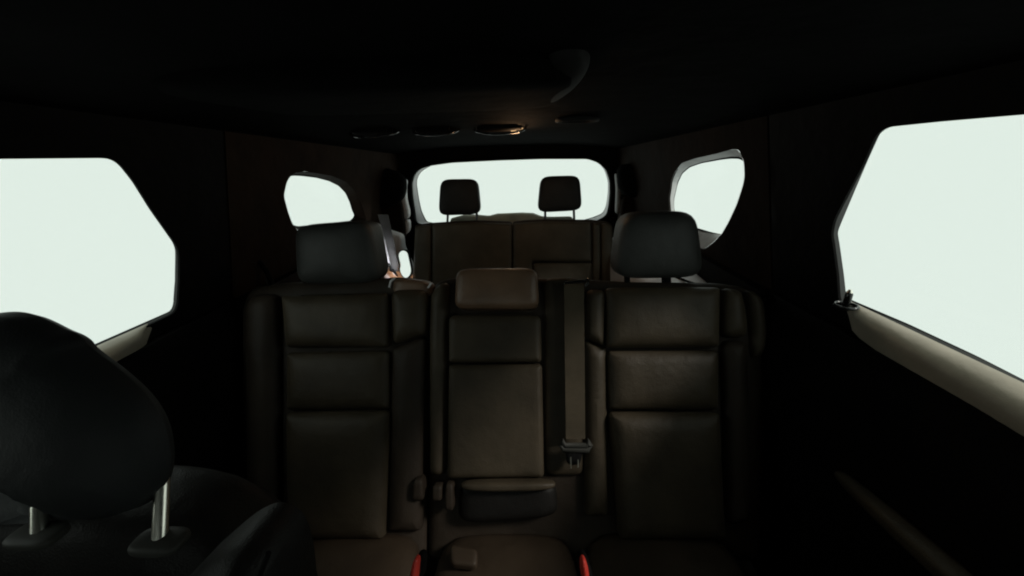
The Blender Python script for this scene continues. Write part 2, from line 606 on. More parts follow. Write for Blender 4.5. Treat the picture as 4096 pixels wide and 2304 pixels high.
def window(P, A, B, parent, jamb, seal_w=0.012, frame_name='window_frame'):
    """jamb from the trim's opening B out to the pane outline A, rubber seal, pane"""
    a, b = A, B
    c = np.mean(a, 0)
    big = [tuple(np.array(p) + (np.array(p) - c) / np.linalg.norm(np.array(p) - c) * 0.022) for p in a]
    mid = [(p[0] * .3 + q[0] * .7, p[1] * .3 + q[1] * .7) for p, q in zip(a, b)]
    loft(frame_name, [[P.at(q, 0.001) for q in b], [P.at(q, OUT * 0.25) for q in mid], [P.at(p, OUT) for p in a],
                      [P.at(p, OUT - 0.009) for p in big]], jamb, parent)
    pane('window_pane', P, big, OUT - 0.008, GLASS, parent)
    tube('window_seal', [P.at(p, OUT + 0.002) for p in [tuple(np.array(p) + (np.array(p) - c) / np.linalg.norm(np.array(p) - c) * 0.003) for p in a][::2]], 0.004, RUBBER, parent, n=8, closed=True)

DOORS = {}
for s, pp, hp, lab in ((-1, L_PANE, L_HOLE, 'rear door beside the dark front headrest, its window partly hidden by it'),
                       (1, R_PANE, R_HOLE, 'rear door with the wide pale sill and small metal lock pin')):
    P = WR if s > 0 else WL
    d = empty('rear_door', (XC + s * 0.74, 0.5, 0.1), lab, 'car door', 'rear doors of the car')
    A, B = door_loops(s, pp, hp)
    a_, b_ = loop_pair(A, B, 420, 3)
    sheet_with_holes('window_surround', P, zone(s, -0.06, 0.985, -0.42), [b_], PLASTIC, d, th=0.005)
    window(P, a_, b_, d, DOORJAMB if s > 0 else PLASTIC)
    # sill ledge: rolls from the glass inwards and down, rising to the rear with the window line
    (u0, v0), (u1, v1) = B[-3], B[-4 if s > 0 else -4]
    ys = np.linspace(-0.05, (P.at(B[-4 if s < 0 else 12]).y + (0.040 if s < 0 else -0.012)), 40)
    pts_hole = B
    u_a, v_a = B[-2]; u_b, v_b = B[-5] if s > 0 else B[-4]
    rows = []
    for y in ys:
        u = wy(s, float(y), 0)[0]
        v = v_a + (v_b - v_a) * (u - u_a) / (u_b - u_a)
        p = P.at((u, v), 0)
        ring = []
        tp = (0.42 + 0.50 * min(1.0, (ys[-1] - y) / 0.40)) * min(1.0, 0.08 + (ys[-1] - y) / 0.05)
        for t in np.linspace(0, 1, 14):
            an = t * math.pi * 0.56
            inw = 0.054 * tp * math.sin(min(an, math.pi / 2)) - 0.006
            dn = 0.040 * tp * (1 - math.cos(an)) - 0.004
            ring.append(Vector((p.x - s * inw, p.y, p.z - dn)))
        ring.append(Vector((p.x - s * 0.030 * tp, p.y, p.z - 0.004 - 0.054 * min(1, tp * 1.6))))
        ring.append(Vector((p.x + s * 0.02, p.y, p.z - 0.004 - 0.054 * min(1, tp * 1.6))))
        rows.append(ring)
    m_ = len(rows[0]); vs = [q for R in rows for q in R]; fs = []
    for i in range(len(rows) - 1):
        for j in range(m_ - 1):
            fs.append((i * m_ + j, i * m_ + j + 1, (i + 1) * m_ + j + 1, (i + 1) * m_ + j))
    fs.append(tuple(range(m_))); fs.append(tuple((len(rows) - 1) * m_ + j for j in range(m_))[::-1])
    obj('sill_trim', vs, fs, SILL, d)
    # inner panel below the sill
    vs = []; prof = [(-0.368, 0.722), (-0.44, 0.69), (-0.52, 0.675), (-0.64, 0.68), (-0.8, 0.70), (-1.08, 0.68), (-1.1, 0.80), (-0.368, 0.82)]
    for y in np.linspace(-0.05, 0.96, 12):
        for z, x in prof: vs.append((XC + s * x, float(y), FLOOR + z))
    fs = []; m_ = len(prof)
    for i in range(11):
        for j in range(m_):
            j2 = (j + 1) % m_
            fs.append((i * m_ + j, i * m_ + j2, (i + 1) * m_ + j2, (i + 1) * m_ + j))
    fs.append(tuple(range(m_))); fs.append(tuple(11 * m_ + j for j in range(m_))[::-1])
    obj('door_panel', vs, fs, PLASTIC, d)
    softbox('armrest', lambda a, b, c, s=s: Vector((XC + s * (0.660 + 0.022 * a), 0.29 + 0.30 * b, FLOOR - 0.562 + 0.014 * c - 0.03 * b)),
            LEATHER, d, 3)
    DOORS[s] = (d, P, B)

# lock pin on the right sill
d, P, B = DOORS[1]
g = P.hit(3384, 1222, 0.02)
base = P.at(g, 0.02)
pl = empty('lock_pin', base, 'small dark lock pin with metal tip standing at the rear end of the pale sill', 'lock pin')
tube('collar', [base + Vector((0.019 * math.cos(a), 0.019 * math.sin(a), 0.0)) for a in np.linspace(0, 2 * math.pi, 24, endpoint=False)], 0.003, GLOSS, pl, closed=True)
tube('pin', [base + Vector((0, 0, z)) for z in (-0.01, 0.012, 0.024, 0.028)], lambda t: 0.0065 if t < .9 else 0.005, GLOSS, pl, n=14)
tube('metal_tip', [base + Vector((0, 0, z)) for z in (0.028, 0.031, 0.034)], lambda t: 0.0055 * (1 - .6 * t), CHROME, pl, n=14)

# ------------------------------------------------------------------ side walls behind the doors (C and D pillars)
LQ_PANE = [(1122, 783), (1135, 722), (1153, 702), (1174, 699), (1206, 701), (1264, 709), (1313, 723), (1354, 743), (1381, 770),
           (1398, 806), (1407, 837), (1417, 859), (1412, 873), (1398, 885), (1286, 896), (1190, 908), (1158, 898), (1140, 850)]
LQ_HOLE = [(1134, 783), (1147, 725), (1161, 704), (1180, 690), (1222, 686), (1272, 694), (1330, 704), (1388, 730), (1418, 765),
           (1442, 806), (1455, 845), (1465, 875), (1452, 905), (1410, 925), (1286, 935), (1190, 922), (1169, 896), (1152, 850)]
RQ_PANE = [(2696, 833), (2696, 795), (2711, 732), (2730, 693), (2759, 669), (2807, 652), (2880, 637), (2923, 631), (2962, 631),
           (2988, 648), (2991, 708), (2983, 748), (2960, 822), (2927, 894), (2897, 941), (2846, 929), (2806, 917), (2710, 890)]
RQ_HOLE = [(2680, 850), (2676, 795), (2686, 722), (2700, 688), (2728, 652), (2783, 633), (2868, 614), (2925, 598), (2956, 598),
           (2976, 645), (2979, 708), (2971, 746), (2947, 819), (2914, 890), (2886, 938), (2851, 972), (2817, 996), (2700, 960)]
QUARTER = {}
for s, pp, hp in ((-1, LQ_PANE, LQ_HOLE), (1, RQ_PANE, RQ_HOLE)):
    P = WR if s > 0 else WL
    A = [P.hit(*p, OUT) for p in pp]; B = [P.hit(*p, 0) for p in hp]
    a, b = loop_pair(A, B, 300, 6)
    wl = sheet_with_holes('side_wall', P, zone(s, 0.992, 2.42, -0.40), [b], PILLAR_GLOW if s < 0 else PILLAR, None, th=0.005, kind='structure')
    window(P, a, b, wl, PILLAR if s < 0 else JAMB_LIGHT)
    # pillar posts behind the shut lines at both ends of the rear door
    for ya, yb in ((0.962, 1.015), (-0.10, -0.03)):
        c8 = [P.at(wy(s, y, z), h) for h in (-0.008, -0.03) for y, z in ((ya, -0.43), (yb, -0.43), (yb, 0.14), (ya, 0.14))]
        obj('pillar_post', c8, [(0, 1, 2, 3), (7, 6, 5, 4), (0, 4, 5, 1), (1, 5, 6, 2), (2, 6, 7, 3), (3, 7, 4, 0)], PLASTIC, wl, smooth=False)
    # lower wall
    low = slab('lower_wall', XC + s * 0.70, XC + s * 0.76, 0.97, 2.45, 0.0, FLOOR - 0.37, PLASTIC, parent=wl)
    # front part of the cabin
    fr = sheet_with_holes('front_side_wall', P, zone(s, -1.36, -0.068, -0.42), [[wy(s, -0.95, -0.34), wy(s, -0.15, -0.34), wy(s, -0.15, 0.05), wy(s, -0.55, 0.05)]],
                          PLASTIC, wl, th=0.03)
    pane('front_window_pane', P, [wy(s, -0.97, -0.35), wy(s, -0.13, -0.35), wy(s, -0.13, 0.06), wy(s, -0.56, 0.06)], -0.015, GLASS_SIDE, wl)
    slab('front_lower_wall', XC + s * 0.70, XC + s * 0.76, -1.3, -0.062, 0.0, FLOOR - 0.40, PLASTIC, parent=wl)
    QUARTER[s] = wl

# ------------------------------------------------------------------ tailgate
TG = Plane((XC, 2.30, FLOOR - 0.30), (1, 0, 0), (0, -0.22, 1))
RW_PANE = [(1686, 843), (1675, 790), (1666, 728), (1674, 700), (1690, 680), (1730, 658), (1809, 645), (1986, 636), (2163, 630), (2348, 629),
           (2392, 646), (2419, 679), (2432, 723), (2432, 772), (2424, 825), (2410, 854), (2366, 872), (2300, 888), (2048, 900), (1800, 902), (1708, 888)]
RW_HOLE = [(1662, 843), (1654, 790), (1650, 735), (1660, 700), (1680, 676), (1724, 663), (1809, 651), (1986, 642), (2163, 636), (2350, 636),
           (2390, 650), (2422, 678), (2437, 723), (2438, 772), (2432, 828), (2424, 862), (2380, 885), (2310, 900), (2048, 915), (1800, 915), (1668, 892)]
RW_OUT = [(1636, 850), (1626, 790), (1622, 735), (1632, 700), (1652, 672), (1706, 650), (1809, 640), (1986, 632), (2163, 627), (2356, 625),
          (2405, 640), (2445, 670), (2462, 720), (2466, 772), (2466, 828), (2462, 885), (2440, 930), (2320, 945), (2048, 960), (1800, 960), (1640, 930)]
tg = empty('tailgate', (XC, 2.36, 0.1), 'tailgate with wide rounded rear window in a black rubber surround', 'tailgate')
A = [TG.hit(*p, -0.05) for p in RW_PANE]; B = [TG.hit(*p, 0) for p in RW_HOLE]; C = [TG.hit(*p, 0) for p in RW_OUT]
_o = OUT; OUT = -0.05
a, b = loop_pair(A, B, 400, 8)
n_ = len(a)
def follow(B, C):                               # C resampled exactly as loop_pair resampled B
    per = np.array([np.linalg.norm(np.array(B[i]) - np.array(B[(i + 1) % len(B)])) for i in range(len(B))])
    out = []
    for i in range(len(C)):
        j = (i + 1) % len(C); m_ = max(1, int(round(400 * per[i] / per.sum())))
        for t in range(m_):
            f = t / m_; out.append((C[i][0] * (1 - f) + C[j][0] * f, C[i][1] * (1 - f) + C[j][1] * f))
    return ease(out, 8)
cc = follow(B, C); bb = b
sheet_with_holes('rear_wall', TG, [(-0.80, -0.82), (0.80, -0.82), (0.80, 0.45), (-0.80, 0.45)], [cc], PLASTIC, None, th=0.05, kind='structure', h=-0.012)
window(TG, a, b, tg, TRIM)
OUT = _o
loft('rubber_surround', [[TG.at(p, -0.02) for p in cc], [TG.at((p[0] * .9 + q[0] * .1, p[1] * .9 + q[1] * .1), 0.012) for p, q in zip(cc, bb)],
                         [TG.at((p[0] * .2 + q[0] * .8, p[1] * .2 + q[1] * .8), 0.014) for p, q in zip(cc, bb)], [TG.at(p, 0.0) for p in bb]], RUBBER, tg)
# hump of the lower tailgate trim that shows between the third-row headrests
TG2 = upright(2.20, math.radians(55))
pillow('trim_hump', TG2, [(1800, 880), (1812, 873), (1860, 862), (1960, 866), (1995, 857), (2090, 854), (2130, 856), (2165, 868), (2200, 870), (2290, 868), (2300, 905), (1800, 905)],
       CREAM, tg, bulge=0.02, r=0.03, depth=0.03, rnd=2)
tube('trim_edge', [TG2.at(TG2.hit(x, y), 0.0) for x, y in ((1815, 873), (1860, 861), (1905, 861), (1955, 866), (1990, 857), (2090, 853), (2132, 855), (2165, 867), (2180, 873))],
     0.0045, RUBBER, tg)

# pillar trims round the tailgate opening, left and right, as parts of the side walls
PT = upright(2.14)
pillow('pillar_trim', PT, [(1597, 720), (1628, 716), (1622, 753), (1625, 805), (1636, 843), (1637, 873), (1607, 884), (1595, 822), (1589, 790), (1600, 760)], TRIM,
       QUARTER[-1], bulge=0.02, r=0.02, depth=0.03, rnd=2)
pillow('pillar_trim', PT, [(1608, 887), (1637, 876), (1639, 919), (1629, 936), (1613, 944)], TRIM, QUARTER[-1], bulge=0.02, r=0.02, depth=0.03, rnd=2)
pillow('pillar_trim', PT, [(2462, 690), (2478, 705), (2488, 780), (2484, 858), (2464, 858), (2468, 760)], JAMB, QUARTER[1], bulge=0.02, r=0.02, depth=0.03, rnd=2)
# dark rounded ends of the headliner over the D pillars
for s, q in ((-1, [(1478, 860), (1604, 815), (1612, 700), (1470, 660)]), (1, [(2488, 790), (2620, 800), (2640, 670), (2480, 650)])):
    PL = upright(2.0)
    quadbox('pillar_cover', PL, q, 0.14, CLOTH, QUARTER[s], k=3.0)
for s, q in ((-1, [(1470, 1010), (1620, 960), (1600, 790), (1440, 800)]), (1, [(2480, 1000), (2640, 1000), (2650, 780), (2490, 780)])):
    PL = upright(2.08)
    quadbox('pillar_base', PL, q, 0.10, PILLAR, QUARTER[s], k=6.0)

# ------------------------------------------------------------------ quarter trims beside the third row
Q = upright(1.92)
lt = empty('quarter_trim', (XC - 0.60, 1.9, 0.5), 'pale grey trim panel beside a small glowing patch behind the single middle seat', 'trim panel', 'trim panels beside the third row')
pillow('trim_panel', Q, [(1478, 895), (1522, 905), (1575, 935), (1602, 950), (1606, 1000), (1655, 1090), (1660, 1220), (1540, 1220), (1500, 1000)], TRIM, lt,
       bulge=0.03, r=0.05, depth=0.05, warp=lambda x, y: 0.025 * math.sin(x * 38))
rt = empty('quarter_trim', (XC + 0.60, 1.5, 0.5), 'pale grey ledge showing as bright slits under the tall headrest of the wide middle seat', 'trim panel', 'trim panels beside the third row')
softbox('trim_ledge', lambda a, b, c: Vector((XC + 0.60 + 0.115 * a, 1.62 + 0.45 * b, FLOOR - 0.56 + 0.13 * c - 0.03 * (a < 0) * a * a)), TRIM, rt, 8)
tube('ledge_seam', [(XC + 0.66, 1.17, FLOOR - 0.428), (XC + 0.62, 1.25, FLOOR - 0.428), (XC + 0.56, 1.42, FLOOR - 0.430)], 0.004, RUBBER, rt)

# third-row belt and buckle on the left
QB = upright(1.87)
bt = empty('seat_belt', (XC - 0.57, 1.87, 0.6), 'grey seat belt hanging across the pale trim beside the glowing patch', 'seat belt')
strip('webbing', [QB.at(QB.hit(x, y)) for x, y in ((1510, 858), (1524, 900), (1545, 980), (1562, 1050), (1568, 1085))],
      [QB.at(QB.hit(x, y)) for x, y in ((1552, 858), (1562, 905), (1578, 980), (1592, 1050), (1600, 1085))], 0.003, BELT_GREY, bt)
pillow('tongue', QB, [(1551, 1052), (1556, 1052), (1564, 1075), (1576, 1078), (1592, 1104), (1588, 1108), (1572, 1088), (1560, 1086)], RUBBER, bt, bulge=0.008, r=0.006, depth=0.004, h=0.012, rnd=1)

lp = empty('light_patch', (XC - 0.53, 1.85, 0.6), 'small white glowing patch of light shaped like a peanut behind the middle seats', 'light patch')  # overexposed patch of light, added as a glowing shape
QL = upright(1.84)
PATCH = [(1594, 1019), (1600, 1008), (1609, 1003), (1619, 1005), (1628, 1012), (1632, 1028), (1637, 1052), (1642, 1074), (1642, 1092), (1634, 1108), (1619, 1113),
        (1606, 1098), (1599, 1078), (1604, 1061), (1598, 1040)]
pillow('lens', QL, PATCH, PATCH_GLOW, lp, bulge=0.006, r=0.012, depth=0.006, rnd=1)  # glowing shape for the overexposed light, not a real lens
pillow('housing', QL, [(x + (6 if x > 1617 else -1), y + (5 if y > 1060 else -3)) for x, y in PATCH], PLASTIC, lp, bulge=0.003, r=0.008, depth=0.02, h=-0.010, rnd=1)  # dark rim added behind the glowing shape
ld = bpy.data.lights.new('patch_warm_fill', 'POINT')  # unseen warm light, added to tint the trim near the patch
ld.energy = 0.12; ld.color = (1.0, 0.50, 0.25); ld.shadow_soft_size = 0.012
lo_ = bpy.data.objects.new('patch_warm_fill', ld); COL.objects.link(lo_)
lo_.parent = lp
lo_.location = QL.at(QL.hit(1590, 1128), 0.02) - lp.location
ld2 = bpy.data.lights.new('patch_white_fill', 'SPOT')  # unseen white light, added to brighten the trim
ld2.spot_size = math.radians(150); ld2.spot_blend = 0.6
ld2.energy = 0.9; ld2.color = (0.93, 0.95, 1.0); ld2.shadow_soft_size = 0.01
lo2 = bpy.data.objects.new('patch_white_fill', ld2); COL.objects.link(lo2)
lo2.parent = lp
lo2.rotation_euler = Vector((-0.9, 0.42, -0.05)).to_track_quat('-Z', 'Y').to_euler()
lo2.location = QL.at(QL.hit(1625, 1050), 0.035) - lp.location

# ------------------------------------------------------------------ third row: two seats, one headrest each
T = upright(1.86, math.radians(20))
HT = upright(1.86, math.radians(6))
def third(label, body, panels, head, posts):
    o = empty('third_row_seat', T.at(((body[0][0] - 2048) * 0.0012, 0)) - Vector((0, 0, 0.6)), label, 'car seat', 'third row seats')
    pillow('backrest', T, body, LEATHER_DARK, o, bulge=0.012, r=0.02, depth=0.09, h=-0.016, rnd=1)
    for q in panels: pillow('backrest_panel', T, q, LEATHER_THIRD, o, bulge=0.014, r=0.018, depth=0.02, rnd=1)
    hr = quadbox('headrest', HT, head, 0.09, LEATHER_HEAD, o, k=5.5, front=0.008)
    for a, b in posts:
        tube('headrest_post', [HT.at(HT.hit(*a), -0.045), HT.at(HT.hit(*b), -0.04)], 0.006, STEEL, hr)
    return o
third('third row seat with small headrest, the half nearer the glowing peanut-shaped patch',
      [(1648, 1240), (2048, 1240), (2048, 886), (1985, 883), (1900, 880), (1800, 886), (1715, 892), (1660, 900)],
      [[(1655, 1230), (1722, 1230), (1724, 902), (1690, 900), (1660, 912)],
       [(1728, 1230), (2048, 1230), (2048, 894), (1900, 890), (1730, 898)]],
      [(1750, 864), (1922, 858), (1908, 714), (1758, 716)], [((1785, 850), (1783, 905)), ((1903, 850), (1902, 905))])
third('third row seat with small headrest, the half farther from the glowing peanut-shaped patch',
      [(2051, 1240), (2452, 1240), (2450, 900), (2430, 886), (2360, 878), (2280, 878), (2180, 876), (2100, 880), (2051, 886)],
      [[(2052, 1230), (2129, 1230), (2129, 1048), (2366, 1048), (2364, 888), (2180, 886), (2052, 893)],
       [(2132, 1230), (2368, 1230), (2368, 1052), (2132, 1052)],
       [(2372, 1230), (2404, 1230), (2400, 894), (2370, 890)],
       [(2408, 1230), (2450, 1230), (2448, 908), (2430, 894), (2404, 894)]],
      [(2150, 852), (2332, 842), (2322, 700), (2164, 704)], [((2183, 840), (2183, 900)), ((2300, 835), (2302, 900))])

# ------------------------------------------------------------------ second row
LEAN = math.atan2(0.28, 0.54)
S = Plane((XC, 0.95, FLOOR - 0.32), (1, 0, 0), (0, math.sin(LEAN), math.cos(LEAN)))
HP = upright(0.97, math.radians(8))
CU = FLOOR - 0.86

def cushion(name, x_px0, x_px1, parent, material, y0=0.18, drop=0.0, back=None, k=7.0):
    a = S.hit(x_px0, 2140); b = S.hit(x_px1, 2140)
    xa, xb = XC + a[0], XC + b[0]
    bk = back or 0.70
    def fn(p, q, r_):
        y = y0 + (bk - y0) * (q + 1) / 2
        return Vector(((xa + xb) / 2 + (xb - xa) / 2 * p, y, CU - 0.085 - drop + 0.085 * r_ + 0.02 * (1 - q) / 2 - 0.012 * p * p))
    return softbox(name, fn, material, parent, k)

# image-left single seat
s2 = empty('single_seat', (XC - 0.42, 0.80, 0.12), 'single middle row seat behind the front headrest, with headrest up', 'car seat')
pillow('backrest', S, [(975, 2240), (1705, 2240), (1716, 1260), (1722, 1150), (1690, 1118), (1600, 1108), (1420, 1122), (1150, 1130), (1010, 1150), (975, 1230)],
       LEATHER_DARK, s2, bulge=0.02, r=0.045, depth=0.11, h=-0.045, rnd=2)
pillow('side_bolster', S, [(1000, 2150), (1128, 2150), (1124, 1190), (1090, 1172), (1020, 1180), (992, 1230)], LEATHER_DARK, s2, bulge=0.035, r=0.045, depth=0.05, h=-0.02)  # shade on this outer side put into the darker leather
pillow('backrest_panel', S, [(1150, 1390), (1556, 1390), (1556, 1172), (1400, 1176), (1132, 1182)], LEATHER, s2, bulge=0.030, r=0.042, depth=0.03, h=-0.008, rnd=1)
pillow('backrest_panel', S, [(1152, 1640), (1562, 1634), (1560, 1402), (1152, 1410)], LEATHER, s2, bulge=0.024, r=0.045, depth=0.03, h=-0.014, rnd=1)
pillow('backrest_panel', S, [(1160, 2150), (1542, 2150), (1562, 1640), (1152, 1648)], LEATHER, s2, bulge=0.034, r=0.045, depth=0.03, h=-0.010, rnd=1)
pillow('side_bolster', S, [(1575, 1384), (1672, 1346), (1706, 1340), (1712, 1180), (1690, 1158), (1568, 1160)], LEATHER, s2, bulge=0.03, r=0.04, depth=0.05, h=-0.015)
pillow('side_bolster', S, [(1556, 2120), (1690, 2120), (1704, 1348), (1672, 1352), (1572, 1392)], LEATHER_DARK, s2, bulge=0.028, r=0.05, depth=0.05, h=-0.02, rnd=1)  # lower half shaded by darker leather than the upper
ST = upright(0.965, math.radians(20))
quadbox('shoulder_cap', ST, [(1556, 1180), (1728, 1190), (1715, 1122), (1566, 1106)], 0.09, LEATHER_BROWN, s2, k=4.0)
tube('piping', [ST.at(ST.hit(x, y), 0.006) for x, y in ((1560, 1150), (1566, 1126), (1582, 1112))], 0.0028, TRIM, s2)
tube('piping', [ST.at(ST.hit(x, y), 0.006) for x, y in ((1714, 1152), (1722, 1140), (1727, 1133))], 0.0028, TRIM, s2)
hr = quadbox('headrest', HP, [(1172, 1146), (1512, 1140), (1466, 880), (1160, 902)], 0.13, LEATHER_COOL, s2, k=6.0, front=0.012)
quadbox('lit_side', HP, [(1330, 1112), (1534, 1100), (1478, 892), (1330, 890)], 0.07, TRIM, hr, k=4.0, h=-0.075)  # lit side of the headrest, added as a pale part
for x in (1270, 1440):
    tube('headrest_post', [HP.at(HP.hit(x, 1100), -0.06), HP.at(HP.hit(x, 1180), -0.05)], 0.007, STEEL, hr)
cu = cushion('seat_cushion', 1150, 1690, s2, LEATHER_CUSH)

# image-right double seat with the narrow middle place
b2 = empty('double_seat', (XC + 0.20, 0.80, 0.12), 'wide middle row seat with folded centre armrest and tall headrest at its outer end', 'car seat')
pillow('backrest', S, [(1716, 2240), (3040, 2240), (3064, 1380), (3050, 1190), (2990, 1150), (2860, 1132), (2500, 1128), (2350, 1118), (2170, 1112), (1800, 1112), (1750, 1130), (1722, 1170), (1718, 1300)],
       LEATHER_DARK, b2, bulge=0.02, r=0.045, depth=0.11, h=-0.05, rnd=2)
pillow('side_bolster', S, [(1722, 1900), (1788, 1900), (1794, 1300), (1800, 1130), (1760, 1134), (1726, 1170), (1720, 1300)], LEATHER, b2, bulge=0.03, r=0.035, depth=0.05, h=-0.02)
pillow('centre_panel', S, [(1796, 1452), (2166, 1450), (2164, 1272), (2140, 1258), (1815, 1258), (1796, 1275)], LEATHER, b2, bulge=0.016, r=0.018, depth=0.05, h=0.0, rnd=1)
pillow('centre_panel', S, [(1790, 1912), (2176, 1908), (2168, 1456), (1796, 1458)], LEATHER, b2, bulge=0.016, r=0.016, depth=0.05, h=0.0, rnd=1)
quadbox('centre_headrest', S, [(1812, 1236), (2160, 1236), (2150, 1066), (1820, 1070)], 0.10, LEATHER_BROWN, b2, k=7.0, h=0.045, front=0.006)
pillow('backrest_strip', S, [(2180, 1900), (2334, 1900), (2334, 1128), (2300, 1112), (2176, 1112)], LEATHER, b2, bulge=0.012, r=0.03, depth=0.05, h=-0.024)
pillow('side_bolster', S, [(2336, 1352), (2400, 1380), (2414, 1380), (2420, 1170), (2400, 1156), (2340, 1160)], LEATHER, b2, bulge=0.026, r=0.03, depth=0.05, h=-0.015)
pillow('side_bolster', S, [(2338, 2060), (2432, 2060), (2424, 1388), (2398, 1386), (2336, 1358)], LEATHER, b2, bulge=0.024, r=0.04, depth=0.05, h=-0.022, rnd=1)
pillow('backrest_panel', S, [(2424, 1392), (2872, 1390), (2876, 1150), (2640, 1146), (2420, 1152)], LEATHER, b2, bulge=0.030, r=0.042, depth=0.03, h=-0.008, rnd=1)
pillow('backrest_panel', S, [(2432, 1638), (2870, 1638), (2872, 1400), (2426, 1402)], LEATHER, b2, bulge=0.024, r=0.045, depth=0.03, h=-0.014, rnd=1)
pillow('backrest_panel', S, [(2476, 2150), (2896, 2150), (2872, 1646), (2432, 1648)], LEATHER, b2, bulge=0.034, r=0.045, depth=0.03, h=-0.010, rnd=1)
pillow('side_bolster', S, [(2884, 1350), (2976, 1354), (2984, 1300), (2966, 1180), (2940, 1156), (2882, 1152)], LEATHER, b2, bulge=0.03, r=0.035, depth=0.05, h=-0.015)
pillow('side_bolster', S, [(2906, 2100), (3000, 2080), (2984, 1362), (2882, 1360)], LEATHER_DARK, b2, bulge=0.03, r=0.045, depth=0.05, h=-0.022)  # lower half in darker leather, standing in for shade
pillow('outer_bolster', S, [(2998, 1440), (3048, 1420), (3062, 1330), (3048, 1200), (3010, 1162), (2966, 1162), (2988, 1250)], LEATHER, b2, bulge=0.03, r=0.035, depth=0.06, h=-0.03)
hr = quadbox('headrest', HP, [(2462, 1124), (2838, 1118), (2802, 842), (2506, 848)], 0.13, LEATHER_COOL, b2, k=5.0, front=0.012)
for x in (2530, 2695):
    tube('headrest_post', [HP.at(HP.hit(x, 1080), -0.06), HP.at(HP.hit(x, 1160), -0.05)], 0.0125 if x > 2600 else 0.008, RUBBER, hr)
cushion('seat_cushion', 2330, 2930, b2, LEATHER_CUSH)
cc_ = cushion('centre_cushion', 1750, 2300, b2, LEATHER_CUSH, drop=0.005)
# raised rear edge of the centre cushion and the hinge covers beside it
quadbox('cushion_edge', S, [(1822, 2110), (2240, 2080), (2226, 1936), (1832, 1936)], 0.10, LEATHER_FRONT, b2, k=5.0, h=0.012)  # shaded face: the shade is put into the near-black colour
quadbox('cushion_lit_edge', S, [(1836, 1976), (2228, 1972), (2222, 1930), (1840, 1934)], 0.05, LEATHER, b2, k=3.0, h=0.035)  # lit top of the edge, added as a paler roll
quadbox('hinge_cover', S, [(1640, 2010), (1694, 2010), (1688, 1916), (1650, 1918)], 0.05, LEATHER_DARK, b2, k=4.0, h=0.02)
quadbox('hinge_cover', S, [(1776, 2050), (1814, 2050), (1812, 1936), (1778, 1934)], 0.04, LEATHER_DARK, b2, k=4.0, h=0.02)
quadbox('hinge_cover', S, [(1724, 2010), (1766, 2010), (1768, 1944), (1726, 1944)], 0.04, LEATHER_DARK, b2, k=4.0, h=0.02)
# child-seat tag in the centre cushion
CT = Plane((XC, 0.56, CU + 0.012), (1, 0, 0), (0, 1, 0.12))
pillow('anchor_tag', CT, [(1802, 2262), (1908, 2272), (1912, 2200), (1800, 2180)], LEATHER_CUSH, b2, bulge=0.008, r=0.008, depth=0.01, rnd=1)
# belt outlet on the bench's shoulder
tube('belt_outlet', [S.at(S.hit(x, y), 0.012) for x, y in ((2252, 1142), (2256, 1132), (2335, 1128), (2348, 1118), (2350, 1136), (2338, 1148))], 0.0035, GLOSS, b2)

# centre belt
cb = empty('seat_belt', S.at(S.hit(2298, 1750), 0.02), 'brown centre seat belt hanging down the wide middle seat with its tongue', 'seat belt')
A = []; B = []
for y, hh_ in ((1136, 0.006), (1150, 0.016), (1250, 0.016), (1400, 0.014), (1550, 0.014), (1700, 0.016), (1756, 0.020)):
    t = (y - 1136) / 620
    A.append(S.at(S.hit(2256 + 8 * t, y, hh_), hh_)); B.append(S.at(S.hit(2336 + 5 * t, y, hh_), hh_))
strip('webbing', A, B, 0.002, BELT, cb)
tube('tongue_plate', [S.at(S.hit(x, y), 0.024) for x, y in ((2246, 1752), (2240, 1770), (2248, 1788), (2346, 1790), (2354, 1770), (2346, 1752), (2340, 1772), (2256, 1772))],
     0.007, GREYDIM, cb, closed=True)
pillow('tongue', S, [(2268, 1860), (2320, 1860), (2334, 1796), (2260, 1796)], RUBBER, cb, bulge=0.006, r=0.01, depth=0.005, h=0.02, rnd=1)
for x, ya, yb in ((2277, 1813, 1857), (2305, 1822, 1852)):
    tube('steel_edge', [S.at(S.hit(x, ya), 0.032), S.at(S.hit(x, yb), 0.032)], 0.0014, CHROME, cb)

# two red-button buckles
for pts, lab in (([(1638, 2330), (1672, 2330), (1678, 2240), (1668, 2228), (1656, 2236), (1646, 2270)], 'red seat belt buckle button by the single middle seat'),
                 ([(2328, 2330), (2360, 2330), (2352, 2262), (2338, 2230), (2326, 2232), (2320, 2250)], 'red seat belt buckle button by the tall-headrest end of the wide middle seat')):
    BP = upright(0.60, math.radians(30))
    c_ = np.mean(pts, 0)
    bk = empty('belt_buckle', BP.at(BP.hit(*c_)), lab, 'belt buckle', 'belt buckles on the middle row')
    pillow('button', BP, pts, RED, bk, bulge=0.008, r=0.008, depth=0.01, rnd=1)
    out = [(c_[0] + (x - c_[0]) * 1.55 + 6, c_[1] + (y - c_[1]) * 1.10 + 6) for x, y in pts]
    pillow('housing', BP, out, PLASTIC, bk, bulge=0.008, r=0.01, depth=0.03, h=-0.012, rnd=1)

# belt guide loop beside the left seat
BG = upright(1.10)
bg_ = empty('belt_guide', BG.at(BG.hit(1050, 1080)), 'dim curved belt guide on the pillar beside the single middle seat', 'belt guide')
tube('arch', [BG.at(BG.hit(x, y)) for x, y in ((985, 1030), (1015, 1036), (1045, 1055), (1068, 1085), (1082, 1120), (1090, 1150))], 0.008, PLASTIC, bg_)
pillow('strap', BG, [(1060, 1078), (1070, 1078), (1084, 1120), (1090, 1134), (1066, 1142), (1060, 1110)], JAMB, bg_, bulge=0.004, r=0.008, depth=0.006, rnd=1)

